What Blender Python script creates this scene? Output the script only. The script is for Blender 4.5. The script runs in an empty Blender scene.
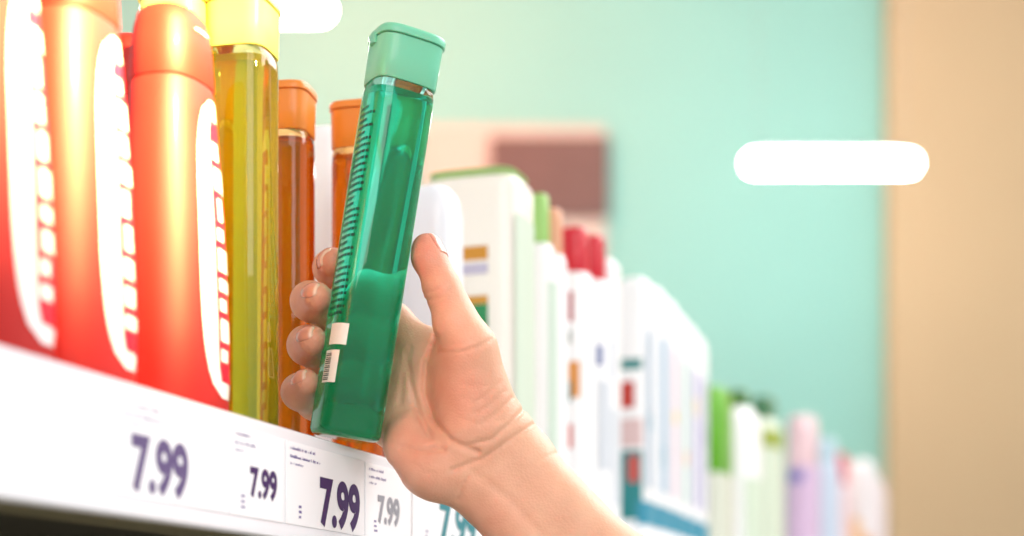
import bpy, math, random
import numpy as np
from mathutils import Vector, Matrix

random.seed(7)
SC = bpy.context.scene
COL = SC.collection

# ------------------------------------------------------------------ camera frame
FPX, CX, HY, ZC = 1600.0, 512.0, 650.0, 1.50      # focal length (px), centre column, horizon row, eye height
TH = math.atan((1045 - 512) / FPX)                # the shelf runs off at this angle from the view axis
CT, ST = math.cos(TH), math.sin(TH)
N = Vector((CT, -ST, 0)); D = Vector((ST, CT, 0))  # out of the shelf / along the shelf
EDGE = 0.302                                       # shelf front edge lies this far left of the eye
ZS = ZC + 0.093                                    # shelf top

def at(px, py, depth):
    return Vector(((px - CX) / FPX * depth, depth, ZC + (HY - py) / FPX * depth))

def S(a, b, z):
    return N * a + D * b + Vector((0, 0, z))

def shelf_spot(px, back):
    """where a thing standing `back` behind the shelf edge must stand to be seen at column px"""
    k = (px - CX) / FPX
    dep = (EDGE + back) / (ST - CT * k)
    return dep, S(-(EDGE + back), dep * (CT + ST * k), ZS)

# ------------------------------------------------------------------ materials
def lin(c):
    out = []
    for v in c:
        v /= 255.0
        out.append(v / 12.92 if v <= 0.04045 else ((v + 0.055) / 1.055) ** 2.4)
    return (*out, 1.0)

def mat(name, rgb, rough=0.4, coat=0.0, trans=0.0, ior=1.45, sss=0.0, metal=0.0, noise=0.0, nscale=40.0, bump=0.0, bscale=200.0):
    m = bpy.data.materials.new(name); m.use_nodes = True
    nt = m.node_tree; p = nt.nodes['Principled BSDF']
    p.inputs['Base Color'].default_value = lin(rgb)
    p.inputs['Roughness'].default_value = rough
    p.inputs['Metallic'].default_value = metal
    p.inputs['IOR'].default_value = ior
    p.inputs['Transmission Weight'].default_value = trans
    p.inputs['Coat Weight'].default_value = coat
    p.inputs['Coat Roughness'].default_value = 0.08
    if sss:
        p.inputs['Subsurface Weight'].default_value = sss
        p.inputs['Subsurface Radius'].default_value = (1, 0.5, 0.4)
        p.inputs['Subsurface Scale'].default_value = 0.004
    tc = nt.nodes.new('ShaderNodeTexCoord')
    if noise:
        t = nt.nodes.new('ShaderNodeTexNoise'); t.inputs['Scale'].default_value = nscale
        nt.links.new(tc.outputs['Object'], t.inputs['Vector'])
        mx = nt.nodes.new('ShaderNodeMix'); mx.data_type = 'RGBA'
        mx.inputs['A'].default_value = lin([max(0, v * (1 - noise)) for v in rgb])
        mx.inputs['B'].default_value = lin([min(255, v * (1 + noise)) for v in rgb])
        nt.links.new(t.outputs['Fac'], mx.inputs['Factor'])
        nt.links.new(mx.outputs['Result'], p.inputs['Base Color'])
    if bump:
        t = nt.nodes.new('ShaderNodeTexNoise'); t.inputs['Scale'].default_value = bscale
        nt.links.new(tc.outputs['Object'], t.inputs['Vector'])
        b = nt.nodes.new('ShaderNodeBump'); b.inputs['Strength'].default_value = bump; b.inputs['Distance'].default_value = 0.001
        nt.links.new(t.outputs['Fac'], b.inputs['Height']); nt.links.new(b.outputs['Normal'], p.inputs['Normal'])
    return m

def emit(name, rgb, s):
    m = bpy.data.materials.new(name); m.use_nodes = True
    nt = m.node_tree; p = nt.nodes['Principled BSDF']
    p.inputs['Base Color'].default_value = lin(rgb)
    p.inputs['Emission Color'].default_value = lin(rgb); p.inputs['Emission Strength'].default_value = s
    return m

_pl = {}
def plastic(rgb, rough=0.3, coat=0.3):
    k = (tuple(rgb), rough, coat)
    if k not in _pl:
        _pl[k] = mat('plastic %d %d %d' % tuple(rgb), rgb, rough, coat)
    return _pl[k]

# ------------------------------------------------------------------ object helpers
def link(name, me, parent=None, m=None, smooth=True):
    o = bpy.data.objects.new(name, me); COL.objects.link(o)
    if m: me.materials.append(m)
    if smooth:
        me.polygons.foreach_set('use_smooth', [True] * len(me.polygons))
    if parent: o.parent = parent
    return o

def mesh(name, V, F, m, parent=None, smooth=True, sharp=None):
    me = bpy.data.meshes.new(name)
    me.from_pydata([tuple(v) for v in V], [], [tuple(f) for f in F]); me.validate(); me.update()
    o = link(name, me, parent, m, smooth)
    if smooth and sharp:
        me.set_sharp_from_angle(angle=math.radians(sharp))
    return o

def thing(name, label, cat, loc=(0, 0, 0), rz=0.0, group=None, mtx=None):
    o = bpy.data.objects.new(name, None); COL.objects.link(o); o.empty_display_size = 0.02
    if mtx is not None: o.matrix_world = mtx
    else: o.location = loc; o.rotation_euler = (0, 0, rz)
    o['label'] = label; o['category'] = cat
    if group: o['group'] = group
    return o

def ring(z, hx, hy, e, n=48, t0=0.0, t1=2 * math.pi, closed=True, off=0.0, dx=0.0, dy=0.0):
    out = []
    cnt = n if closed else n + 1
    for i in range(cnt):
        t = t0 + (t1 - t0) * i / n
        c, s = math.cos(t), math.sin(t)
        r = (abs(c) ** e + abs(s) ** e) ** (-1.0 / e)     # superellipse in polar form
        out.append((dx + (hx * r + off) * c, dy + (hy * r + off) * s, z))
    return out

def loft_data(secs, n=48):
    V, F = [], []
    for s in secs:
        V += ring(*s[:4], n=n)
    k = len(secs)
    for j in range(k - 1):
        for i in range(n):
            a = j * n + i; b = j * n + (i + 1) % n
            F.append((a, b, b + n, a + n))
    F.append(tuple(reversed(range(n)))); F.append(tuple(range((k - 1) * n, k * n)))
    return V, F

def loft(name, secs, m, parent, n=48, sharp=50):
    V, F = loft_data(secs, n)
    return mesh(name, V, F, m, parent, True, sharp)

def sec_at(secs, z):
    for a, b in zip(secs, secs[1:]):
        if a[0] <= z <= b[0] and b[0] > a[0]:
            t = (z - a[0]) / (b[0] - a[0])
            return [a[i] + (b[i] - a[i]) * t for i in range(1, 4)]
    return list(secs[-1][1:4])

def patch_data(secs, z0, z1, a0, a1, off=0.0004, nz=10, na=14, round_=0.0):
    """a thin sheet lying on the lofted surface between two heights and two angles (degrees)"""
    V, F = [], []
    for j in range(nz + 1):
        v = j / nz; z = z0 + (z1 - z0) * v
        hx, hy, e = sec_at(secs, z)
        sh = 0.0
        if round_:
            q = abs(2 * v - 1)
            sh = round_ * (1 - math.sqrt(max(0.0, 1 - q ** 4)))
        am, ah = (a0 + a1) / 2, (a1 - a0) / 2 * (1 - sh)
        V += ring(z, hx, hy, e, n=na, t0=math.radians(am - ah), t1=math.radians(am + ah), closed=False, off=off)
    w = na + 1
    for j in range(nz):
        for i in range(na):
            a = j * w + i
            F.append((a, a + 1, a + 1 + w, a + w))
    return V, F

def patch(name, secs, z0, z1, a0, a1, m, parent, **kw):
    V, F = patch_data(secs, z0, z1, a0, a1, **kw)
    return mesh(name, V, F, m, parent)

def box_data(x0, x1, y0, y1, z0, z1):
    V = [(x, y, z) for z in (z0, z1) for y in (y0, y1) for x in (x0, x1)]
    F = [(0, 2, 3, 1), (4, 5, 7, 6), (0, 1, 5, 4), (1, 3, 7, 5), (3, 2, 6, 7), (2, 0, 4, 6)]
    return V, F

def merge(parts):
    V, F = [], []
    for v, f in parts:
        k = len(V); V += list(v); F += [tuple(i + k for i in q) for q in f]
    return V, F

def bevelled(o, w, seg=3):
    b = o.modifiers.new('soft edge', 'BEVEL'); b.width = w; b.segments = seg; b.limit_method = 'ANGLE'
    return o

def box(name, x0, x1, y0, y1, z0, z1, m, parent=None, bev=0.0):
    V, F = box_data(x0, x1, y0, y1, z0, z1)
    o = mesh(name, V, F, m, parent, False)
    if bev: bevelled(o, bev)
    return o

def text_mesh(body, w, h, m, name, parent, bold=0.02):
    """lettering as a flat mesh in the local y-z plane, centred, facing local +x"""
    cu = bpy.data.curves.new('lettering', 'FONT'); cu.body = body; cu.size = 1.0; cu.offset = bold
    to = bpy.data.objects.new('lettering', cu); COL.objects.link(to)
    dg = bpy.context.evaluated_depsgraph_get(); dg.update()
    me = bpy.data.meshes.new_from_object(to.evaluated_get(dg))
    bpy.data.objects.remove(to); bpy.data.curves.remove(cu)
    xs = [v.co.x for v in me.vertices]; ys = [v.co.y for v in me.vertices]
    sx, sy = w / (max(xs) - min(xs)), h / (max(ys) - min(ys)); mx, my = (max(xs) + min(xs)) / 2, (max(ys) + min(ys)) / 2
    for v in me.vertices:
        v.co = (0.0, (v.co.x - mx) * sx, (v.co.y - my) * sy)
    me.name = name; me.materials.clear()
    return link(name, me, parent, m, False)

# ------------------------------------------------------------------ the room
M_teal = mat('teal wall paint', (140, 197, 189), 0.8, noise=0.02, nscale=1.5)
M_tan = mat('tan wall paint', (192, 170, 136), 0.8, noise=0.02, nscale=1.5)
M_ceil = mat('ceiling paint', (225, 228, 225), 0.9, noise=0.02, nscale=3)
M_floor = mat('floor tile', (205, 200, 192), 0.35, noise=0.05, nscale=2)
YW = 7.2

def struct(o):
    o['kind'] = 'structure'; return o
struct(box('wall_back', -4.5, 4.5, YW, YW + 0.15, 0, 4.8, M_teal))
xp = (890 - CX) / FPX * 7.08
struct(box('wall_right', xp, 4.5, 7.08, YW, 0, 4.8, M_tan, bev=0.01))
struct(box('floor', -4.5, 4.5, -2.5, YW + 0.15, -0.1, 0, M_floor))
struct(box('ceiling', -4.5, 4.5, -2.5, YW + 0.15, 4.8, 4.9, M_ceil))

# display board on the far wall
M_brown = mat('brown board laminate', (108, 84, 80), 0.6, noise=0.08, nscale=6)
M_cream = mat('cream board laminate', (200, 188, 178), 0.6, noise=0.03, nscale=6)
def wx(px, dep): return (px - CX) / FPX * dep
def wz(py, dep): return ZC + (HY - py) / FPX * dep
DB = YW - 0.06
bd = thing('display_board', 'brown and cream display board against the teal wall behind the white bottles', 'board', (wx(550, DB), YW - 0.0, 0.0))
def bdbox(name, p0, p1, q0, q1, y0, y1, m):
    bx, bz = bd.location.x, bd.location.z
    o = box(name, wx(p0, DB) - bx, wx(p1, DB) - bx, y0, y1, wz(q1, DB) - bz, wz(q0, DB) - bz, m, bd, 0.006)
    return o
bdbox('backing_panel', 424, 606, 124, HY + ZC / DB * FPX, -0.04, -0.002, M_cream)['label'] = 'cream backing panel'
bdbox('header_panel', 490, 609, 136, 217, -0.062, -0.0405, M_brown)['label'] = 'brown header panel'

# hanging strip lamps
M_lamp = emit('lit lamp diffuser', (255, 252, 245), 34.0)
M_house = mat('white lamp housing', (235, 235, 232), 0.4)
M_wire = mat('steel wire', (150, 150, 150), 0.3, metal=1.0)
def strip_lamp(p0, p1, py, dep, label):
    c = at((p0 + p1) / 2, py, dep); L = (p1 - p0) / FPX * dep
    t = thing('strip_lamp', label, 'lamp', c, 0, 'hanging strip lamps')
    R_ = 0.036
    V, F, n_ = [], [], 24
    xs = [(-L / 2 + R_ * (1 - math.cos(a)), math.sin(a)) for a in [q * math.pi / 16 for q in range(1, 9)]]
    xs = xs + [(-x, k) for x, k in reversed(xs)]
    for x, k in xs:
        V += [(x, math.cos(a) * R_ * k, math.sin(a) * R_ * k) for a in [q * 2 * math.pi / n_ for q in range(n_)]]
    m_ = len(xs)
    for j in range(m_ - 1):
        for i in range(n_):
            a = j * n_ + i; b = j * n_ + (i + 1) % n_
            F.append((a, a + n_, b + n_, b))
    F.append(tuple(range(n_))); F.append(tuple(reversed(range((m_ - 1) * n_, m_ * n_))))
    mesh('diffuser', V, F, M_lamp, t)['label'] = 'glowing white diffuser tube'
    box('housing', -L / 2 + 0.06, L / 2 - 0.06, -0.022, 0.022, 0.0352, 0.046, M_house, t, 0.002)
    for s in (-1, 1):
        x = s * L * 0.42
        V, F = [], []
        for z in (0.046, 4.8 - c.z):
            V += [(x + 0.0012 * math.cos(a), 0.0012 * math.sin(a), z) for a in [i * math.pi / 3 for i in range(6)]]
        for i in range(6):
            F.append((i, (i + 1) % 6, 6 + (i + 1) % 6, 6 + i))
        mesh('suspension_wire', V, F, M_wire, t)
strip_lamp(745, 918, 163.5, 6.0, 'white glowing strip lamp hanging in front of the teal and tan walls, at right')
strip_lamp(150, 331, 10, 5.2, 'white glowing strip lamp at the top, partly behind the yellow bottle')

# ------------------------------------------------------------------ the shelf
M_white = mat('white shelf enamel', (236, 236, 240), 0.35, 0.2, noise=0.01)
M_rail = mat('white price rail plastic', (240, 240, 246), 0.25, 0.3)
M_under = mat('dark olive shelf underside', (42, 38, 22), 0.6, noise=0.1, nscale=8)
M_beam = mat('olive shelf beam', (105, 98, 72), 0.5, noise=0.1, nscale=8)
B0, B1 = 0.12, 3.75
sh = thing('store_shelf', 'long white store shelf with a price rail, bottles lined up on it', 'shelf', S(-EDGE, 0, 0), -TH)
box('shelf_board', -0.40, -0.0022, B0, B1, ZS - 0.012, ZS, M_white, sh, 0.0008)
rail = [(0.0, -0.047), (0.0012, -0.046), (0.0016, -0.043), (0.0006, -0.040), (0.0006, -0.006), (0.0014, -0.003), (0.0012, -0.0006), (0.0, 0.0), (-0.002, 0.0), (-0.002, -0.047)]
V = [(x, y, ZS + z) for y in (B0, B1) for x, z in rail]
k = len(rail)
F = [(i, (i + 1) % k, k + (i + 1) % k, k + i) for i in range(k)] + [tuple(reversed(range(k))), tuple(range(k, 2 * k))]
mesh('price_rail', V, F, M_rail, sh, True, 40)
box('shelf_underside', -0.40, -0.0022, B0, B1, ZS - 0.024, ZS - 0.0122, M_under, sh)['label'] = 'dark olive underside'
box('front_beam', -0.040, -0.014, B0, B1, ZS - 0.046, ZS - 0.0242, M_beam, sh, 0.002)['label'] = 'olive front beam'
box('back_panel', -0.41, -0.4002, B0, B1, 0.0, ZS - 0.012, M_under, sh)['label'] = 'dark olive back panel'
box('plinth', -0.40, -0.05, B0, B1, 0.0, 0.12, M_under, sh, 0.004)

# price tags in the rail
M_paper = mat('price tag paper', (247, 246, 250), 0.5, noise=0.01, nscale=30)
M_ink1 = mat('dark purple ink', (62, 30, 92), 0.6)
M_ink2 = mat('grey ink', (150, 150, 160), 0.6)
M_ink3 = mat('teal ink', (52, 130, 140), 0.6)
M_ink4 = mat('faint violet ink', (148, 140, 176), 0.6)
def rail_b(px):
    k = (px - CX) / FPX
    dep = EDGE / (ST - CT * k)
    return dep, dep * (CT + ST * k)
def price_tag(p0, p1, t0, t1, ty0, ty1, ink, label, small=None, paper=M_paper):
    d0, b0 = rail_b(p0); d1, b1 = rail_b(p1)
    bm = (b0 + b1) / 2
    t = thing('price_tag', label, 'price tag', S(-EDGE + 0.0010, bm, ZS - 0.041), -TH, 'price tags in the shelf rail')
    box('paper', -0.0003, 0.0003, -(b1 - b0) / 2 + 0.0002, (b1 - b0) / 2 - 0.0002, 0.001, 0.0358, paper, t)
    e0, c0 = rail_b(t0); e1, c1 = rail_b(t1)
    em = (e0 + e1) / 2
    zt = ZC + (HY - ty0) / FPX * em; zb = ZC + (HY - ty1) / FPX * em
    tx = text_mesh('7.99', c1 - c0, zt - zb, ink, 'price_print', t, 0.042)
    tx.location = (0.00045, (c0 + c1) / 2 - bm, (zt + zb) / 2 - (ZS - 0.041))
    # small print: rows of short words and a unit line, too small to read
    rows = []
    W = (b1 - b0)
    for r, (yy, wd) in enumerate(((0.0325, 0.30), (0.0290, 0.36), (0.0262, 0.16))):
        y = -W / 2 + 0.004; end = y + W * wd
        while y < end:
            q = random.uniform(0.0004, 0.0008); hh = (0.0010 if r < 2 else 0.0007) * random.choice((.8, 1, 1, 1.35))
            rows.append(((0.00045, y), (0.00045, y + q), yy, hh)); y += q + random.choice((0.0003, 0.0003, 0.0003, 0.0013))
    for r in range(3):
        y = -W / 2 + 0.004 + W * 0.10
        rows.append(((0.00045, y), (0.00045, y + random.uniform(.002, .004)), 0.0040 + r * 0.0022, 0.0010))
    V, F = [], []
    for a, b, z, hh in rows:
        i = len(V)
        V += [(a[0], a[1], z), (b[0], b[1], z), (b[0], b[1], z + hh), (a[0], a[1], z + hh)]; F.append((i, i + 1, i + 2, i + 3))
    mesh('fine_print', V, F, small or ink, t, False)
price_tag(113, 226, 128, 185, 439, 497, mat('soft violet ink', (98, 80, 126), 0.6), 'blurred white price tag reading 7.99 in the rail, below the red bottles', M_ink4)
price_tag(227, 282, 247, 274, 469, 500, M_ink1, 'narrow white price tag with small dark 7.99, left of the sharpest price tag', M_ink4)
price_tag(283, 362, 317, 357, 481, 530, M_ink1, 'sharp white price tag with large dark purple 7.99 below the held bottle', mat('soft purple ink', (104, 88, 150), 0.6))
price_tag(363, 409, 375, 397, 497, 526, M_ink2, 'narrow white price tag with small grey 7.99, beside the palm', M_ink4)
price_tag(410, 500, 437, 474, 504, 548, M_ink3, 'white price tag with large teal 7.99, partly behind the forearm', M_ink4)

# ------------------------------------------------------------------ slim clear bottles (yellow, orange, green)
H_SLIM, CAPH = 0.187, 0.0240
def slim_secs(h=H_SLIM, q=0.0138):
    b = h - CAPH
    return [(0.0, q * .90, q * .90, 3.5), (0.0008, q * .96, q * .96, 3.5), (0.0025, q, q, 3.5), (b * .5, q * 1.0, q * 1.0, 3.5),
            (b - 0.010, q, q, 3.5), (b - 0.003, q * .985, q * .985, 3.5), (b - 0.0008, q * .95, q * .95, 3.5), (b, q * .93, q * .93, 3.5)]
def slim_bottle(t, m_glass, m_liquid, m_cap, q=0.0138, h=H_SLIM):
    secs = slim_secs(h, q); b = h - CAPH
    loft('body', secs, m_glass, t, 64, 55)
    i = 0.0011
    liq = [(0.0022, q * .86, q * .86, 3.5), (0.0034, q - i, q - i, 3.5), (b - 0.0065, q - i, q - i, 3.5), (b - 0.0038, q - i * 1.2, q - i * 1.2, 3.5), (b - 0.0033, q - i * 1.8, q - i * 1.8, 3.5)]
    loft('liquid', liq, m_liquid, t, 64, 55)
    cap = [(b + 0.0003, q * .96, q * .96, 4.0), (b + 0.0008, q * .985, q * .985, 4.0), (b + 0.010, q * .995, q * .995, 4.0), (h - 0.0048, q * 1.01, q * 1.01, 4.0), (h - 0.0044, q * .97, q * .97, 4.0)]
    c = loft('cap', cap, m_cap, t, 64, 40)
    lid = [(h - 0.0042, q * 1.0, q * 1.0, 4.0), (h - 0.0040, q * 1.055, q * 1.055, 4.0), (h - 0.0016, q * 1.06, q * 1.06, 4.0), (h - 0.0004, q * 1.02, q * 1.02, 4.0), (h, q * .94, q * .94, 4.0)]
    loft('lid', lid, m_cap, c, 64, 60)
    hz = [(h - 0.0075, .0012, .0035, 3), (h - 0.0030, .0012, .0035, 3)]
    V, F = loft_data(hz, 16)
    V = [(x - q * 1.03, y, z) for x, y, z in V]
    mesh('hinge', V, F, m_cap, c, True, 40)
    return secs

def clear(name, rgb, rough=0.02, ior=1.45, dens=None, milky=0.0, mrgb=None):
    """clear coloured plastic or liquid; a little of it scatters like dyed gel"""
    m = bpy.data.materials.new(name); m.use_nodes = True
    nt = m.node_tree; p = nt.nodes['Principled BSDF']
    p.inputs['Base Color'].default_value = lin(rgb); p.inputs['Roughness'].default_value = rough
    p.inputs['Transmission Weight'].default_value = 1.0; p.inputs['IOR'].default_value = ior
    if milky:
        tl = nt.nodes.new('ShaderNodeBsdfTranslucent'); tl.inputs['Color'].default_value = lin(mrgb or rgb)
        df = nt.nodes.new('ShaderNodeBsdfDiffuse'); df.inputs['Color'].default_value = lin(mrgb or rgb)
        a = nt.nodes.new('ShaderNodeMixShader'); a.inputs['Fac'].default_value = 0.5
        nt.links.new(df.outputs[0], a.inputs[1]); nt.links.new(tl.outputs[0], a.inputs[2])
        x = nt.nodes.new('ShaderNodeMixShader'); x.inputs['Fac'].default_value = milky
        nt.links.new(p.outputs[0], x.inputs[1]); nt.links.new(a.outputs[0], x.inputs[2])
        nt.links.new(x.outputs[0], nt.nodes['Material Output'].inputs['Surface'])
    return m
G_green = clear('pale green clear plastic', (172, 246, 230))
L_green = clear('emerald gel', (62, 246, 222), 0.03, 1.03, milky=0.20, mrgb=(0, 226, 172))
P_green = mat('mint green cap plastic', (112, 202, 166), 0.35, 0.2)
G_or = clear('pale amber clear plastic', (255, 196, 120))
L_or = clear('amber gel', (255, 180, 66), 0.03, 1.03, milky=0.35, mrgb=(222, 112, 0))
P_or = mat('orange cap plastic', (238, 138, 48), 0.35, 0.2)
G_ye = clear('pale yellow clear plastic', (245, 240, 150))
L_ye = clear('yellow green gel', (252, 244, 140), 0.03, 1.03, milky=0.32, mrgb=(238, 218, 30))
P_ye = mat('lemon cap plastic', (232, 232, 120), 0.35, 0.2)

def std_slim(name, label, px, cap_z_py, back, G, L, P, group, rz=0.0, h=H_SLIM):
    dep, p = shelf_spot(px, back)
    t = thing(name, label, 'bottle', p, -TH + rz, group)
    slim_bottle(t, G, L, P, h=h)
    return t
yb = std_slim('shower_gel_bottle', 'slim clear yellow-green gel bottle with pale lemon cap, next to the red bottles', 243, 0, 0.0260, G_ye, L_ye, P_ye, 'slim clear gel bottles', 0.10)
std_slim('shower_gel_bottle', 'lemon capped slim bottle half hidden behind the rightmost red bottle', 178, 0, 0.051, G_ye, L_ye, P_ye, 'slim clear gel bottles', 0.05)
std_slim('shower_gel_bottle', 'slim amber orange gel bottle with orange cap, right behind the yellow bottle and fingers', 285, 0, 0.058, G_or, L_or, P_or, 'slim clear gel bottles', 0.15)
std_slim('shower_gel_bottle', 'second amber gel bottle, mostly hidden by the held green bottle', 361, 0, 0.033, G_or, L_or, P_or, 'slim clear gel bottles', 0.1)

# the bottle in the hand
pb, pt = at(344.5, 437.5, 0.722), at(407.5, 38, 0.722)
za = (pt - pb).normalized(); GL = (pt - pb).length
xa = (Vector((1, 0, 0)) - za * za.x).normalized(); ya = za.cross(xa)
spin = math.radians(24)
xr = xa * math.cos(spin) + ya * math.sin(spin); yr = za.cross(xr)
mtx = Matrix(((xr.x, yr.x, za.x, pb.x), (xr.y, yr.y, za.y, pb.y), (xr.z, yr.z, za.z, pb.z), (0, 0, 0, 1)))
gb = thing('shower_gel_bottle', 'emerald green clear gel bottle with mint cap, tilted and held in the hand', 'bottle', mtx=mtx, group='slim clear gel bottles')
gs = slim_bottle(gb, G_green, L_green, P_green, q=0.0149, h=GL)
M_print = mat('dark green print', (8, 62, 50), 0.5)
M_wlab = mat('white sticker paper', (240, 240, 228), 0.5)
rows = []
z = 0.052
while z < GL - CAPH - 0.012:
    a = 171.0
    end = 222 if random.random() > 0.2 else 205
    while a < end:
        w = random.uniform(3.0, 9.0)
        rows.append(patch_data(gs, z, z + 0.0013, a, min(end, a + w), off=0.0003, nz=1, na=2)); a += w + 1.6
    z += 0.0029
V, F = merge(rows)
mesh('printed_text', V, F, M_print, gb)
patch('sticker', gs, 0.0385, 0.0480, 196, 234, M_wlab, gb, off=0.0003)['label'] = 'white sticker'
st = patch('sticker', gs, 0.0215, 0.0360, 190, 226, M_wlab, gb, off=0.0003); st['label'] = 'white barcode sticker'
V, F = merge([patch_data(gs, 0.0225 + 0.0009 * i, 0.0225 + 0.0009 * i + random.choice((.0003, .0005)), 194, 212, off=0.0005, nz=1, na=3) for i in range(14)])
mesh('barcode', V, F, M_print, st)

# ------------------------------------------------------------------ red bottles
M_red = mat('glossy red plastic', (178, 23, 17), 0.58, 0.05)
M_redcap = mat('red cap plastic', (182, 26, 17), 0.58, 0.05)
M_pink = mat('white label film', (246, 236, 240), 0.25, 0.5)
M_redtx = mat('red lettering', (196, 16, 50), 0.4)
def red_bottle(label, px, back, h=0.160, rz=0.0, grp='red shampoo bottles'):
    dep, p = shelf_spot(px, back)
    t = thing('shampoo_bottle', label, 'bottle', p, -TH + rz, grp)
    b = h - 0.030
    secs = [(0, .0182, .0215, 2.4), (.001, .0194, .0228, 2.4), (.004, .0203, .0238, 2.4), (b * .25, .0202, .0240, 2.3), (b * .6, .0182, .0222, 2.3),
            (b * .9, .0152, .0190, 2.4), (b - .002, .0146, .0180, 2.5), (b, .0140, .0174, 2.5)]
    loft('body', secs, M_red, t)
    cap = [(b + .0003, .0142, .0176, 2.6), (b + .001, .0146, .0180, 2.6), (b + .016, .0138, .0168, 2.6), (h - .008, .0130, .0158, 2.6), (h - .003, .0118, .0146, 2.5), (h - .0006, .0096, .0122, 2.4), (h, .0070, .0094, 2.4)]
    c = loft('cap', cap, M_redcap, t)
    V, F = patch_data(cap, b + .020, h - .009, -18, 18, off=0.0005, nz=4, na=8, round_=0.6)
    mesh('thumb_notch', V, F, M_pink, c)['label'] = 'pale glossy thumb notch'
    f = patch('front_label', secs, b * .05, b * .96, -24, 62, M_pink, t, off=0.0003, nz=24, na=20, round_=0.75)
    f['label'] = 'white front label'
    V, F = patch_data(secs, b * .10, b * .90, 0, 58, off=0.0005, nz=20, na=12, round_=0.25)
    V, F = V, F
    pn = mesh('label_panel', V, F, M_redtx, f); pn['label'] = 'red panel on the label'
    Q = []
    z = b * .16
    while z < b * .84:                       # upright white lettering, too blurred to read
        hh = random.choice((.005, .007, .009))
        Q.append(patch_data(secs, z, z + hh, random.choice((4, 8)), random.choice((20, 24, 30)), off=0.0008, nz=2, na=4))
        z += hh + .003
    V, F = merge(Q); mesh('lettering', V, F, M_pink, pn)['label'] = 'white lettering'
    return t
red_bottle('red bottle with white front label, leftmost, cut off by the photo edge', -18, 0.027)
red_bottle('red bottle with white front label, second from the left', 71, 0.027)
red_bottle('red bottle with white front label, third from left, beside the yellow-green bottle', 172, 0.027)
red_bottle('rounded red bottle top peeking out behind, between the second and third front red bottles', 133, 0.092, 0.184)

# ------------------------------------------------------------------ the goods further along
def dull(c): return tuple(int(v * .90) for v in c)
def goods(name, label, px, top, back, wxx, wyy, body, cap=None, capf=0.16, capw=0.7, e=3.0, shoulder=0.10, labels=(), group=None, cat='bottle', rz=0.0, dome=0.3, fit=None):
    dep, p = shelf_spot(px, back)
    h = (HY - top) / FPX * dep - (ZS - ZC) if fit is None else fit
    t = thing(name, label, cat, p, -TH + rz, group)
    hx, hy = wxx / 2, wyy / 2
    hb = h * (1 - capf) if cap is not None else h
    sd = h * shoulder
    k = capw if cap is not None else dome
    secs = [(0, hx * .93, hy * .93, e), (.0012, hx * .98, hy * .98, e), (.004, hx, hy, e), (hb * .4, hx, hy, e), (hb - sd, hx * .985, hy * .985, e)]
    for i in range(1, 7):
        a = i / 6 * math.pi / 2
        s = k + (1 - k) * math.cos(a)
        secs.append((hb - sd + sd * math.sin(a), hx * .985 * s, hy * .985 * s, e))
    loft('body', secs, plastic(body if body in (W, W2, IV) else dull(body)), t, 40, 55)
    if cap is not None:
        cx_, cy_ = hx * capw * .98, hy * capw * .98
        cs = [(hb + .0003, cx_ * .97, cy_ * .97, e), (hb + .0012, cx_, cy_, e), (h - .004, cx_ * .95, cy_ * .95, e), (h - .0012, cx_ * .88, cy_ * .88, e), (h, cx_ * .72, cy_ * .72, e)]
        c = loft('cap', cs, plastic(dull(cap)), t, 40, 55)
        ls = [(hb + (h - hb) * .62, cx_ * .985, cy_ * .985, e), (hb + (h - hb) * .62 + .0006, cx_ * 1.01, cy_ * 1.01, e), (hb + (h - hb) * .62 + .0012, cx_ * .97, cy_ * .97, e)]
        loft('cap_seam', ls, plastic(dull(cap)), c, 40)
    for i, lb in enumerate(labels):
        z0, z1, a0, a1, rgb = lb[:5]
        patch(lb[5] if len(lb) > 5 else 'label_print', secs, h * z0, h * z1, a0, a1, plastic(dull(rgb), .45, 0.1), t, off=0.0004 + 0.00012 * i)
    return t
W = (241, 241, 243); W2 = (232, 236, 244); IV = (240, 235, 226)
goods('lotion_bottle', 'plain bluish white rounded bottle right behind the thumb', 433, 190, 0.036, .032, .036, W2, None, e=3.2, shoulder=.12, dome=.55,
      labels=[(.30, .34, -130, -60, (225, 228, 238))])
goods('lotion_bottle', 'large white bottle with light green cap edge and orange and green label bands', 479, 175, 0.045, .066, .050, IV, (190, 220, 150), capf=.035, capw=.90, e=5.0, shoulder=.03,
      labels=[(.714, .755, -100, -66, (222, 152, 42), 'orange_band'), (.672, .703, -100, -66, (206, 200, 226), 'lilac_band'), (.583, .608, -100, -66, (222, 160, 60), 'orange_band'), (.48, .582, -100, -66, (40, 150, 90), 'green_panel'),
              (.2, .85, -40, 30, (226, 240, 222), 'side_label')])
goods('lotion_bottle', 'slim white bottle with light green cap, beside the large white bottle', 538, 195, 0.030, .026, .018, W, (168, 222, 120), capf=.155, capw=.62, e=3.0,
      labels=[(.15, .72, -50, 40, (222, 240, 226))])
goods('lotion_bottle', 'white bottle with peach cap just behind the light green capped one', 551, 210, 0.030, .024, .020, W, (246, 178, 140), capf=.15, capw=.7, e=2.6)
for i, (px, top, lab) in enumerate(((573, 229, 'white bottle with red cap and red orange label marks, nearer of two red capped'), (594, 237, 'white bottle with red cap, farther of the two red capped bottles'))):
    goods('lotion_bottle', lab, px, top, 0.030, (.033, .025)[i], .028, W, (226, 26, 48), capf=.155, capw=.72, e=2.6, group='white bottles with red caps',
          labels=[(.675, .775, -108, -76, (196, 72, 84)), (.60, .645, -112, -82, (120, 140, 122)), (.42, .54, -125, -60, (238, 158, 76)), (.405, .475, -106, -80, (40, 128, 130)), (.25, .33, -122, -78, (228, 72, 52))] if i == 0 else
          [(.55, .62, -80, -40, (150, 160, 200)), (.2, .5, -60, 10, (226, 232, 240))])
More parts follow.
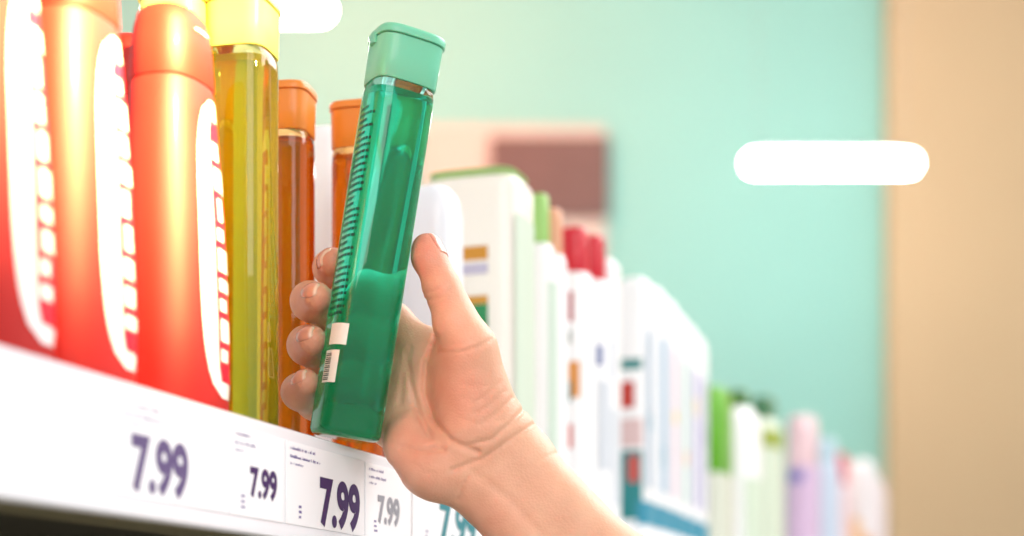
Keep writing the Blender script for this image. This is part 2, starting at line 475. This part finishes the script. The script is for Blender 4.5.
goods('lotion_bottle', 'plain white box-shaped bottle beside the farther red capped bottle', 604, 262, 0.033, .022, .034, W, None, e=6, shoulder=.04, dome=.75,
      labels=[(.55, .70, -70, -35, (170, 190, 215)), (.1, .45, -60, 20, (228, 234, 242))])
pk = [(637, 281), (651, 290), (663, 302), (674, 316), (684, 327), (693, 338)]
wh = ['nearest of the row of white packs, teal and red printed end', 'white care pack right behind the nearest teal and red printed pack', 'third white care pack in the row of packs', 'fourth white care pack in the row of packs', 'fifth white care pack, second last of its row', 'last white care pack, next to the green bottle']
for i, ((px, top), lab) in enumerate(zip(pk, wh)):
    tints = [(196, 214, 232), (172, 202, 226), (226, 200, 222), (190, 222, 218), (178, 172, 218), (198, 198, 230)]
    L = [(.06, .15, -70, 40, (52, 150, 178), 'teal_band'), (.2, .8, -38, (-4, 10, -8, 4, 12, -2)[i], tints[i], 'side_print'), ((.42, .3, .5, .36, .6, .5)[i], (.48, .38, .55, .42, .68, .58)[i], -34, -8, ((150, 190, 214), (120, 178, 206), (232, 196, 90), (232, 170, 120), (236, 200, 96), (150, 140, 200))[i], 'colour_mark')]
    if i == 0:
        L = [(.645, .685, -125, -52, (40, 140, 140), 'teal_stripe'), (.50, .60, -124, -76, (206, 56, 44), 'red_mark'), (.355, .46, -125, -52, (236, 204, 204), 'pink_panel'), (.08, .34, -125, -52, (28, 138, 142), 'teal_panel'), (.22, .32, -98, -62, (214, 84, 74), 'red_mark')] + L
    goods('care_pack', lab, px, top, 0.033, .027, (.046, .046, .044, .040, .034, .036)[i], W, None, e=4.5, shoulder=.08, dome=.6, labels=L, group='row of white packs', cat='pack')
goods('lotion_bottle', 'bright green topped bottle with pale lower half, after the white packs', 714, 390, 0.033, .036, .085, (226, 230, 214), (104, 186, 24), capf=.50, capw=.96, e=3.4, shoulder=.02)
goods('lotion_bottle', 'white bottle with dark green cap beside the bright green topped one', 740, 391, 0.033, .046, .085, W, (58, 120, 40), capf=.10, capw=.45, e=2.8, shoulder=.14,
      labels=[(.1, .5, -60, 20, (220, 236, 214))])
goods('lotion_bottle', 'pale green bottle with olive and dark teal cap, left of the lilac bottle', 764, 398, 0.033, .046, .10, (224, 236, 214), (64, 128, 84), capf=.13, capw=.6, e=2.8, shoulder=.12,
      labels=[(.70, .80, -120, 10, (160, 176, 60), 'olive_band')])
goods('lotion_bottle', 'lilac bottle with rounded pale pink cap', 803, 418, 0.033, .048, .10, (222, 190, 224), (248, 214, 220), capf=.30, capw=.92, e=2.4, shoulder=.04,
      labels=[(.60, .67, -125, -70, (130, 130, 196), 'blue_mark')])
goods('lotion_bottle', 'pale blue bottle just right of the lilac one', 826, 440, 0.033, .044, .10, (206, 220, 240), (196, 226, 240), capf=.16, capw=.8, e=2.6, shoulder=.08)
goods('lotion_bottle', 'small pale pink bottle with red cap toward the far end', 839, 455, 0.033, .040, .10, (244, 214, 220), (226, 60, 84), capf=.22, capw=.8, e=2.6, shoulder=.08)
goods('lotion_bottle', 'peach orange bottle with white shoulder near the far end', 848, 464, 0.033, .046, .10, (244, 186, 120), (250, 236, 236), capf=.42, capw=.95, e=2.6, shoulder=.04)
goods('lotion_bottle', 'white rounded bottle, last but one at the far end', 863, 460, 0.033, .055, .10, (248, 240, 244), None, e=2.6, shoulder=.16, dome=.4,
      labels=[(.25, .45, -120, -40, (240, 170, 110))])
goods('lotion_bottle', 'pinkish white bottle standing last on the shelf', 872, 478, 0.033, .060, .12, (240, 224, 226), None, e=2.6, shoulder=.16, dome=.4)
# back row seen in the gaps
goods('lotion_bottle', 'white bottle in the back row, seen between the two amber bottles', 326, 130, 0.085, .034, .034, W, None, e=3, shoulder=.08, dome=.4)

# ------------------------------------------------------------------ the hand
HD = 0.727
def hp(px, py, w):
    return np.array(at(px, py, HD - w / 1000.0)) * 1000.0
def mm(v): return np.array(v, dtype=np.float64)

joints = {
 'th_cmc': (486, 424, 2), 'th_mcp': (470, 350, 10), 'th_ip': (442, 288, 7), 'th_tip': (427, 249, 2),
 'i_mcp': (428, 356, -18), 'i_pip': (360, 292, -40), 'i_dip': (331, 268, -27), 'i_tip': (333, 263, -9),
 'm_mcp': (418, 380, -22), 'm_pip': (343, 320, -38), 'm_dip': (310.5, 301.5, -9), 'm_tip': (317, 297.5, 5),
 'r_mcp': (410, 406, -22), 'r_pip': (337, 363, -38), 'r_dip': (307, 345.5, -9), 'r_tip': (312, 340.5, 5),
 'p_mcp': (402, 430, -18), 'p_pip': (330, 410, -33), 'p_dip': (300, 392, -8), 'p_tip': (306, 383, 3),
 'carp': (486, 452, -6), 'wrist': (500, 471, -3), 'arm1': (600, 590, 10), 'arm2': (760, 790, 30),
}
J = {k: hp(*v) for k, v in joints.items()}
perp = (hp(537, 434, 0) - hp(457, 502, 0)); perp = perp / np.linalg.norm(perp)
toc = np.array([0, -1.0, 0])                       # out of the palm
hyp0, hyp1 = hp(444, 470, 0), hp(404, 447, -2)
P0 = np.min([*J.values()], axis=0) - 34; P1 = np.max([*J.values()], axis=0) + 34
HV = 0.95
nx, ny, nz = [int(math.ceil(v)) for v in (P1 - P0) / HV]
GX = (P0[0] + HV * np.arange(nx)).astype(np.float32)[:, None, None]
GY = (P0[1] + HV * np.arange(ny)).astype(np.float32)[None, :, None]
GZ = (P0[2] + HV * np.arange(nz)).astype(np.float32)[None, None, :]

BIG = 30.0
class Field:
    """distance to a soft union of tapered rods, worked out on the grid only near each rod"""
    def __init__(self): self.d = np.full((nx, ny, nz), BIG, np.float32)
    def sl(self, lo, hi):
        a = np.clip(np.floor((lo - P0) / HV).astype(int), 0, [nx, ny, nz]); b = np.clip(np.ceil((hi - P0) / HV).astype(int) + 1, 0, [nx, ny, nz])
        return tuple(slice(x, y) for x, y in zip(a, b))
    def add(self, d, s, k):
        o = self.d[s]
        if k <= 0: self.d[s] = np.minimum(o, d); return
        h = np.maximum(k - np.abs(o - d), 0) / k
        self.d[s] = np.minimum(o, d) - h * h * k * 0.25
    def rod(self, a, b, r1, r2, k, m=14):
        lo = np.minimum(a, b) - max(r1, r2) - m; hi = np.maximum(a, b) + max(r1, r2) + m
        s = self.sl(lo, hi); ab = b - a
        x, y, z = GX[s[0]] - a[0], GY[:, s[1]] - a[1], GZ[:, :, s[2]] - a[2]
        t = np.clip((x * ab[0] + y * ab[1] + z * ab[2]) / max(1e-6, float(ab @ ab)), 0, 1)
        d = np.sqrt((x - t * ab[0]) ** 2 + (y - t * ab[1]) ** 2 + (z - t * ab[2]) ** 2) - (r1 + (r2 - r1) * t)
        self.add(d.astype(np.float32), s, k)
    def ell(self, c, axes, rad, k, m=14):
        R = max(rad) + m; s = self.sl(c - R, c + R)
        x, y, z = GX[s[0]] - c[0], GY[:, s[1]] - c[1], GZ[:, :, s[2]] - c[2]
        k0 = 0; k1 = 0
        for ax, r in zip(axes, rad):
            q = x * ax[0] + y * ax[1] + z * ax[2]
            k0 = k0 + (q / r) ** 2; k1 = k1 + (q / (r * r)) ** 2
        k0 = np.sqrt(k0); k1 = np.sqrt(k1) + 1e-6
        self.add((k0 * (k0 - 1) / k1).astype(np.float32), s, k)

# palm, wrist and forearm
fp = Field()
for m_, r0, r1 in (('i_mcp', 12, 10.5), ('m_mcp', 12, 10.5), ('r_mcp', 12, 10), ('p_mcp', 12, 9.5)):
    fp.rod(J['carp'], J[m_], r0, r1, 10)
fp.rod(J['i_mcp'], J['p_mcp'], 9, 8.5, 8)
for sgn in (1, -1):
    fp.rod(J['carp'] + perp * 8 * sgn, J['wrist'] + perp * 9 * sgn, 15, 15, 10)
    fp.rod(J['wrist'] + perp * 9 * sgn, J['arm1'] + perp * 11 * sgn, 15, 17.5, 10)
    fp.rod(J['arm1'] + perp * 11 * sgn, J['arm2'] + perp * 14 * sgn, 17.5, 25, 10)
# ball of the thumb, heel of the hand
fp.rod(J['th_cmc'], J['th_mcp'], 17, 11.5, 9)
fp.rod(hp(472, 432, 2), hp(455, 372, 2), 15, 9, 9)
fp.rod(hyp0, hyp1, 14, 9.5, 9)
fp.rod(hp(412, 436, -6), hp(428, 470, 0), 8.5, 12, 8)
# web between thumb and index
fp.rod(J['i_mcp'], hp(452, 352, -2), 8, 8.5, 9)

# thumb and fingers, each its own soft chain
def chain(names, radii, root=None, k=2.5, pads=()):
    f = Field()
    pts = [J[n] if isinstance(n, str) else n for n in names]
    for i in range(len(pts) - 1):
        f.rod(pts[i], pts[i + 1], radii[i], radii[i + 1], k)
    for c, r in pads: f.rod(c, c + 0.01, r, r, 3)
    return f
fing = []
th = chain(['th_mcp', 'th_ip', 'th_tip'], [11.2, 8.4, 7.0], pads=[((J['th_ip'] * .25 + J['th_tip'] * .75) + np.array([-1.6, -1, 0]), 7.2), (J['th_ip'] * .45 + J['th_mcp'] * .55 + np.array([-1.5, -1.5, -1]), 9.6)])
for pre, rr in (('i', (9.8, 8.8, 8.2, 7.0)), ('m', (9.8, 9.4, 8.9, 6.9)), ('r', (9.4, 9.2, 8.8, 6.8)), ('p', (8.8, 8.6, 8.3, 6.3))):
    ns = [pre + s for s in ('_mcp', '_pip', '_dip', '_tip')]
    tipdir = J[ns[3]] - J[ns[2]]; tipdir /= np.linalg.norm(tipdir)
    mid1 = (J[ns[0]] + J[ns[1]]) / 2; mid2 = (J[ns[1]] + J[ns[2]]) / 2
    fing.append(chain(ns, list(rr), pads=[(mid1, rr[1] + .7), (J[ns[1]], rr[1] + .5), (mid2, rr[2] + .4)]))
d = fp.d
def smin(a, b, k):
    h = np.maximum(k - np.abs(a - b), 0) / k
    return np.minimum(a, b) - h * h * k * 0.25
allf = np.full_like(d, BIG)
for f in fing:
    allf = smin(allf, f.d, 2.0)
d = smin(d, allf, 6)
d = smin(d, th.d, 6)

# folds of the skin, pressed in along lines on the palm side
def px_of():
    dep = GY / 1000.0
    return CX + FPX * (GX / 1000.0) / dep, HY - FPX * (GZ / 1000.0 - ZC) / dep
PX, PY = px_of()
PX = np.broadcast_to(PX, d.shape); PY = np.broadcast_to(PY, d.shape)
front = np.broadcast_to(np.clip(((HD * 1000 - GY) + 14) / 6, 0, 1), d.shape)
near = np.abs(d) < 4
folds = [
 ([(436, 338), (426, 362), (424, 392), (434, 420), (452, 441), (478, 452)], 1.15, 4.2),      # around the ball of the thumb
 ([(406, 352), (411, 384), (418, 412), (430, 436)], 0.8, 4.0),
 ([(410, 348), (404, 372), (400, 402)], 0.7, 4.0),
 ([(466, 446), (492, 439), (514, 420), (524, 409)], 0.75, 3.2), ([(452, 470), (484, 458), (512, 438), (533, 425)], 0.7, 3.4),
 ([(480, 425), (496, 414), (512, 398)], 0.45, 2.6), ([(474, 414), (492, 404), (505, 391)], 0.4, 2.6), ([(470, 404), (486, 396), (500, 382)], 0.35, 2.6),
 ([(440, 352), (462, 352), (480, 346), (490, 340)], 0.5, 3.0), ([(440, 344), (458, 345), (472, 340)], 0.35, 2.4),
 ([(426, 300), (440, 298), (452, 288)], 0.5, 2.6), ([(424, 294), (438, 290), (448, 282)], 0.35, 2.2),
 ([(402, 447), (420, 450), (444, 449)], 0.7, 4.0), ([(458, 500), (462, 486), (468, 476)], 0.5, 3.0),
 ([(462, 398), (482, 402), (500, 398)], .22, 2.0), ([(458, 418), (478, 424), (502, 420)], .25, 2.2), ([(452, 380), (474, 388), (496, 384)], .16, 2.0), ([(412, 462), (424, 472), (436, 474)], .2, 2.2),
 ([(538, 462), (548, 456), (560, 452)], 0.3, 2.4), ([(470, 470), (510, 500), (545, 540)], 0.4, 7.0),
]
pxn, pyn = PX[near], PY[near]
acc = np.zeros(pxn.shape, np.float32)
for line, amp, sg in folds:
    best = np.full(pxn.shape, 1e9, np.float32)
    for (x0, y0), (x1, y1) in zip(line, line[1:]):
        dx, dy = x1 - x0, y1 - y0
        t = np.clip(((pxn - x0) * dx + (pyn - y0) * dy) / (dx * dx + dy * dy), 0, 1)
        best = np.minimum(best, (pxn - x0 - t * dx) ** 2 + (pyn - y0 - t * dy) ** 2)
    acc = np.maximum(acc, amp * np.exp(-best / (sg * sg * 0.5)))
d[near] += 1.45 * acc * front[near]

def surface_nets(d):
    s = d < 0
    sh_ = tuple(n - 1 for n in d.shape)
    cnt = np.zeros(sh_, np.float32); pos = [np.zeros(sh_, np.float32) for _ in range(3)]
    corner = lambda i, j, k: (slice(i, i + sh_[0]), slice(j, j + sh_[1]), slice(k, k + sh_[2]))
    for ax in range(3):
        for u in (0, 1):
            for v in (0, 1):
                c0 = [0, 0, 0]; o = [q for q in range(3) if q != ax]
                c0[o[0]] = u; c0[o[1]] = v; c1 = list(c0); c1[ax] = 1
                a, b = d[corner(*c0)], d[corner(*c1)]
                cross = (a < 0) != (b < 0)
                t = np.where(cross, a / np.where(cross, a - b, 1), 0)
                cnt += cross
                for q in range(3):
                    pos[q] += np.where(cross, t if q == ax else c0[q], 0)
    act = cnt > 0
    idx = np.full(sh_, -1, np.int64); idx[act] = np.arange(act.sum())
    ii = np.argwhere(act)
    V = np.stack([ii[:, q] + pos[q][act] / cnt[act] for q in range(3)], 1) * HV + P0
    Fs = []
    for ax in range(3):
        o = [q for q in range(3) if q != ax]
        a = [slice(0, n) for n in d.shape]; b = list(a)
        a[ax] = slice(0, d.shape[ax] - 1); b[ax] = slice(1, d.shape[ax])
        A, B = s[tuple(a)], s[tuple(b)]
        e = np.argwhere(A != B)
        e = e[(e[:, o[0]] > 0) & (e[:, o[1]] > 0) & (e[:, o[0]] < d.shape[o[0]] - 1) & (e[:, o[1]] < d.shape[o[1]] - 1)]
        flip = ~A[tuple(e.T)]
        q = []
        for u, v in ((0, 0), (1, 0), (1, 1), (0, 1)):
            f = e.copy(); f[:, o[0]] -= u; f[:, o[1]] -= v
            q.append(idx[tuple(f.T)])
        q = np.stack(q, 1)
        if ax == 1: flip = ~flip
        q[flip] = q[flip][:, ::-1]
        Fs.append(q)
    return V, np.concatenate(Fs)
HVv, HF = surface_nets(d)

# reddening of finger tips, thumb and palm (the skin's own colour)
flush = np.zeros(len(HVv))
for n, r, a in (('th_tip', 20, .9), ('i_tip', 15, 1.0), ('m_tip', 13, .8), ('r_tip', 13, .75), ('p_tip', 13, .75), ('i_dip', 12, .3), ('th_ip', 14, .35)):
    flush = np.maximum(flush, a * np.exp(-np.sum((HVv - J[n]) ** 2, 1) / (r * r)))
for c, r, a in ((hp(455, 395, 15), 24, .45), (hp(415, 452, 8), 19, .45), (hp(400, 440, 5), 14, .4), (hp(432, 482, 8), 14, .4), (hp(490, 520, 12), 14, .3)):
    flush = np.maximum(flush, a * np.exp(-np.sum((HVv - c) ** 2, 1) / (r * r)))

M_skin = bpy.data.materials.new('skin'); M_skin.use_nodes = True
nt = M_skin.node_tree; p = nt.nodes['Principled BSDF']
at_ = nt.nodes.new('ShaderNodeAttribute'); at_.attribute_name = 'flush'
tc = nt.nodes.new('ShaderNodeTexCoord')
n1 = nt.nodes.new('ShaderNodeTexNoise'); n1.inputs['Scale'].default_value = 90; n1.inputs['Detail'].default_value = 4
nt.links.new(tc.outputs['Object'], n1.inputs['Vector'])
m1 = nt.nodes.new('ShaderNodeMix'); m1.data_type = 'RGBA'
m1.inputs['A'].default_value = lin((214, 160, 130)); m1.inputs['B'].default_value = lin((234, 188, 158))
nt.links.new(n1.outputs['Fac'], m1.inputs['Factor'])
m2 = nt.nodes.new('ShaderNodeMix'); m2.data_type = 'RGBA'; m2.inputs['B'].default_value = lin((206, 104, 88))
nt.links.new(m1.outputs['Result'], m2.inputs['A']); nt.links.new(at_.outputs['Fac'], m2.inputs['Factor'])
nt.links.new(m2.outputs['Result'], p.inputs['Base Color'])
p.inputs['Roughness'].default_value = 0.42; p.inputs['IOR'].default_value = 1.4
p.inputs['Subsurface Weight'].default_value = 0.25; p.inputs['Subsurface Radius'].default_value = (1, .4, .25); p.inputs['Subsurface Scale'].default_value = 0.003
n2 = nt.nodes.new('ShaderNodeTexVoronoi'); n2.inputs['Scale'].default_value = 900
nt.links.new(tc.outputs['Object'], n2.inputs['Vector'])
n3 = nt.nodes.new('ShaderNodeTexNoise'); n3.inputs['Scale'].default_value = 260; n3.inputs['Detail'].default_value = 3
nt.links.new(tc.outputs['Object'], n3.inputs['Vector'])
ad = nt.nodes.new('ShaderNodeMath'); ad.operation = 'ADD'
nt.links.new(n2.outputs['Distance'], ad.inputs[0]); nt.links.new(n3.outputs['Fac'], ad.inputs[1])
bp = nt.nodes.new('ShaderNodeBump'); bp.inputs['Strength'].default_value = 0.22; bp.inputs['Distance'].default_value = 0.0006
nt.links.new(ad.outputs[0], bp.inputs['Height']); nt.links.new(bp.outputs['Normal'], p.inputs['Normal'])

org = J['wrist']
me = bpy.data.meshes.new('person')
me.from_pydata(((HVv - org) / 1000.0).tolist(), [], HF.tolist()); me.update()
ca = me.attributes.new('flush', 'FLOAT', 'POINT'); ca.data.foreach_set('value', (0.62 * flush).astype(np.float32))
hand = link('person', me, None, M_skin)
hand.location = Vector(org / 1000.0)
hand['label'] = "bare right hand and forearm of a person, fingers wrapped around the green bottle"
hand['category'] = 'person'

# finger nails: curved plates bedded on the last finger joints
def attr_mix(name, a, b):
    m = bpy.data.materials.new(name); m.use_nodes = True
    nt = m.node_tree; p = nt.nodes['Principled BSDF']
    at_ = nt.nodes.new('ShaderNodeAttribute'); at_.attribute_name = 'tip'
    mx = nt.nodes.new('ShaderNodeMix'); mx.data_type = 'RGBA'; mx.inputs['A'].default_value = lin(a); mx.inputs['B'].default_value = lin(b)
    nt.links.new(at_.outputs['Fac'], mx.inputs['Factor']); nt.links.new(mx.outputs['Result'], p.inputs['Base Color'])
    p.inputs['Roughness'].default_value = 0.22; p.inputs['Coat Weight'].default_value = 0.3
    return m
M_nail = attr_mix('finger nail', (214, 144, 122), (236, 194, 170))
def project(pt, nrm, d, r):
    """move a point along nrm until it lies on the skin"""
    def val(q):
        g = (q - P0) / HV; i = np.clip(np.floor(g).astype(int), 0, np.array(d.shape) - 2); f = g - i; r = 0.0
        for a in (0, 1):
            for b in (0, 1):
                for c in (0, 1):
                    r += d[i[0] + a, i[1] + b, i[2] + c] * (f[0] if a else 1 - f[0]) * (f[1] if b else 1 - f[1]) * (f[2] if c else 1 - f[2])
        return r
    q = pt + nrm * (r + 4)
    for _ in range(60):
        v = val(q)
        if v < 0.05: break
        q = q - nrm * max(0.08, v * 0.7)
    return q
def nail(dip, tip, r, n0, length, width, shift=0.0, dd=None, off=(0, 0, 0)):
    dd = J[tip] - J[dip] if dd is None else mm(dd); dd = dd / np.linalg.norm(dd)
    n0 = mm(n0); n0 = n0 - dd * (n0 @ dd); n0 /= np.linalg.norm(n0)
    sd = np.cross(dd, n0)
    fld = {'i': fing[0], 'm': fing[1], 'r': fing[2], 'p': fing[3], 't': th}[tip[0]].d
    c = J[tip] + dd * shift + mm(off)
    V, F, tipv = [], [], []
    NU, NV = 10, 12
    grid = []
    for j in range(NV + 1):
        v = j / NV; l = (v - 0.5) * length
        wv = width * (0.80 + 0.20 * min(1, v * 2.2)) * (math.sqrt(max(0, 1 - max(0, (v - .80) / .20) ** 2 * .55)) if v > .8 else 1) * (math.sqrt(max(0.0, 1 - ((.22 - v) / .22) ** 2 * .5)) if v < .22 else 1)
        for i in range(NU + 1):
            u = i / NU * 2 - 1
            ang = u * 0.95
            dirn = n0 * math.cos(ang) + sd * math.sin(ang) * 1.0
            base = c + dd * l + sd * math.sin(ang) * (wv / 2 / math.sin(0.95) - r) 
            q = project(base, dirn, fld, r)
            V.append(q + dirn * (0.32 - 0.28 * abs(u) ** 4)); tipv.append(1.0 if v > .85 else (0.35 if v < .16 else 0.0))
    w_ = NU + 1
    for j in range(NV):
        for i in range(NU):
            a = j * w_ + i; F.append((a, a + 1, a + 1 + w_, a + w_))
    V = [(q - org) / 1000.0 for q in V]
    o = mesh('nail', V, F, M_nail, hand)
    ca = o.data.attributes.new('tip', 'FLOAT', 'POINT'); ca.data.foreach_set('value', tipv)
    so = o.modifiers.new('thickness', 'SOLIDIFY'); so.thickness = 0.0004; so.offset = -1
    o['label'] = 'pale pink finger nail'
# world axes: x right, -y toward the eye, z up
nail('i_dip', 'i_tip', 6.4, (-.85, -.2, .45), 10.0, 10.0)
nail('m_dip', 'm_tip', 7.2, (-.50, -.72, .50), 10.5, 10.0, dd=(.80, -.55, .0), off=(-1.2, -0.6, 0.5))
nail('r_dip', 'r_tip', 7.1, (-.50, -.72, .50), 10.5, 10.0, dd=(.80, -.52, .12), off=(-1.2, -0.6, 0.5))
nail('p_dip', 'p_tip', 6.6, (-.50, -.72, .50), 9.4, 9.0, dd=(.76, -.50, .24), off=(-1.2, -0.6, 0.5))
nail('th_ip', 'th_tip', 7.0, (.93, -.12, .25), 13.0, 12.0, -0.5)

# ------------------------------------------------------------------ light
def area(name, loc, target, size, power, col=(1, 1, 1), sy=None):
    l = bpy.data.lights.new(name, 'AREA'); l.energy = power; l.color = col
    l.shape = 'RECTANGLE'; l.size = size; l.size_y = sy or size
    o = bpy.data.objects.new(name, l); COL.objects.link(o); o.location = loc
    o.rotation_euler = (Vector(target) - Vector(loc)).to_track_quat('-Z', 'Y').to_euler()
    return o
area('ceiling_panel_light', (1.7, 1.3, 3.3), (-0.2, 0.9, 1.5), 1.4, 42, (1, .985, .97))
area('aisle_lamp_light', (1.6, 3.2, 4.0), (0.3, 2.0, 1.5), 2.0, 58, (1, .99, .98))
area('camera_side_fill', (0.3, -2.2, 3.0), (-0.1, 0.8, 1.6), 1.8, 34, (1, .985, .96))  # added fill from behind the camera, brightens the faces turned to it
area('warm_veil_fill', (-0.9, 5.4, 4.55), (-0.35, 7.2, 4.45), 1.0, 70, (1, .36, .23))  # added reddish lamp, imitates the peach flare veil on the upper wall
area('wall_washer_light', (1.6, 5.0, 4.5), (1.5, 7.2, 2.6), 1.6, 36, (1, .98, .94))
# added warm spot, stands in for lens flare glow over the near red bottles
sl = bpy.data.lights.new('warm_spot', 'SPOT'); sl.energy = 2300; sl.color = (1, .68, .26); sl.shadow_soft_size = 0.06
sl.spot_size = math.radians(12.0); sl.spot_blend = 1.0
so_ = bpy.data.objects.new('warm_spot', sl); COL.objects.link(so_); so_.location = (0.50, -0.05, 2.20)
so_.rotation_euler = (at(85, -50, 0.57) - so_.location).to_track_quat('-Z', 'Y').to_euler()
w = bpy.data.worlds.new('store daylight'); SC.world = w; w.use_nodes = True
bg = w.node_tree.nodes['Background']; bg.inputs['Color'].default_value = (1, .985, .97, 1); bg.inputs['Strength'].default_value = 0.80

# ------------------------------------------------------------------ camera
cd = bpy.data.cameras.new('camera'); cam = bpy.data.objects.new('camera', cd); COL.objects.link(cam)
cd.sensor_width = 36.0; cd.lens = FPX / 1024 * 36.0
cd.shift_x = 0.0; cd.shift_y = (HY - 268.0) / 1024.0
cam.location = (0, 0, ZC); cam.rotation_euler = (math.pi / 2, 0, 0)
cd.clip_start = 0.02
cd.dof.use_dof = True; cd.dof.focus_distance = 0.722; cd.dof.aperture_fstop = cd.lens / 12.5
SC.camera = cam
SC.cycles.use_denoising = True
SC.cycles.max_bounces = 16; SC.cycles.transmission_bounces = 12; SC.cycles.sample_clamp_indirect = 6.0
SC.view_settings.view_transform = 'Standard'; SC.view_settings.look = 'None'
SC.view_settings.exposure = 0.13; SC.view_settings.gamma = 1.0; SC.view_settings.use_curve_mapping = False
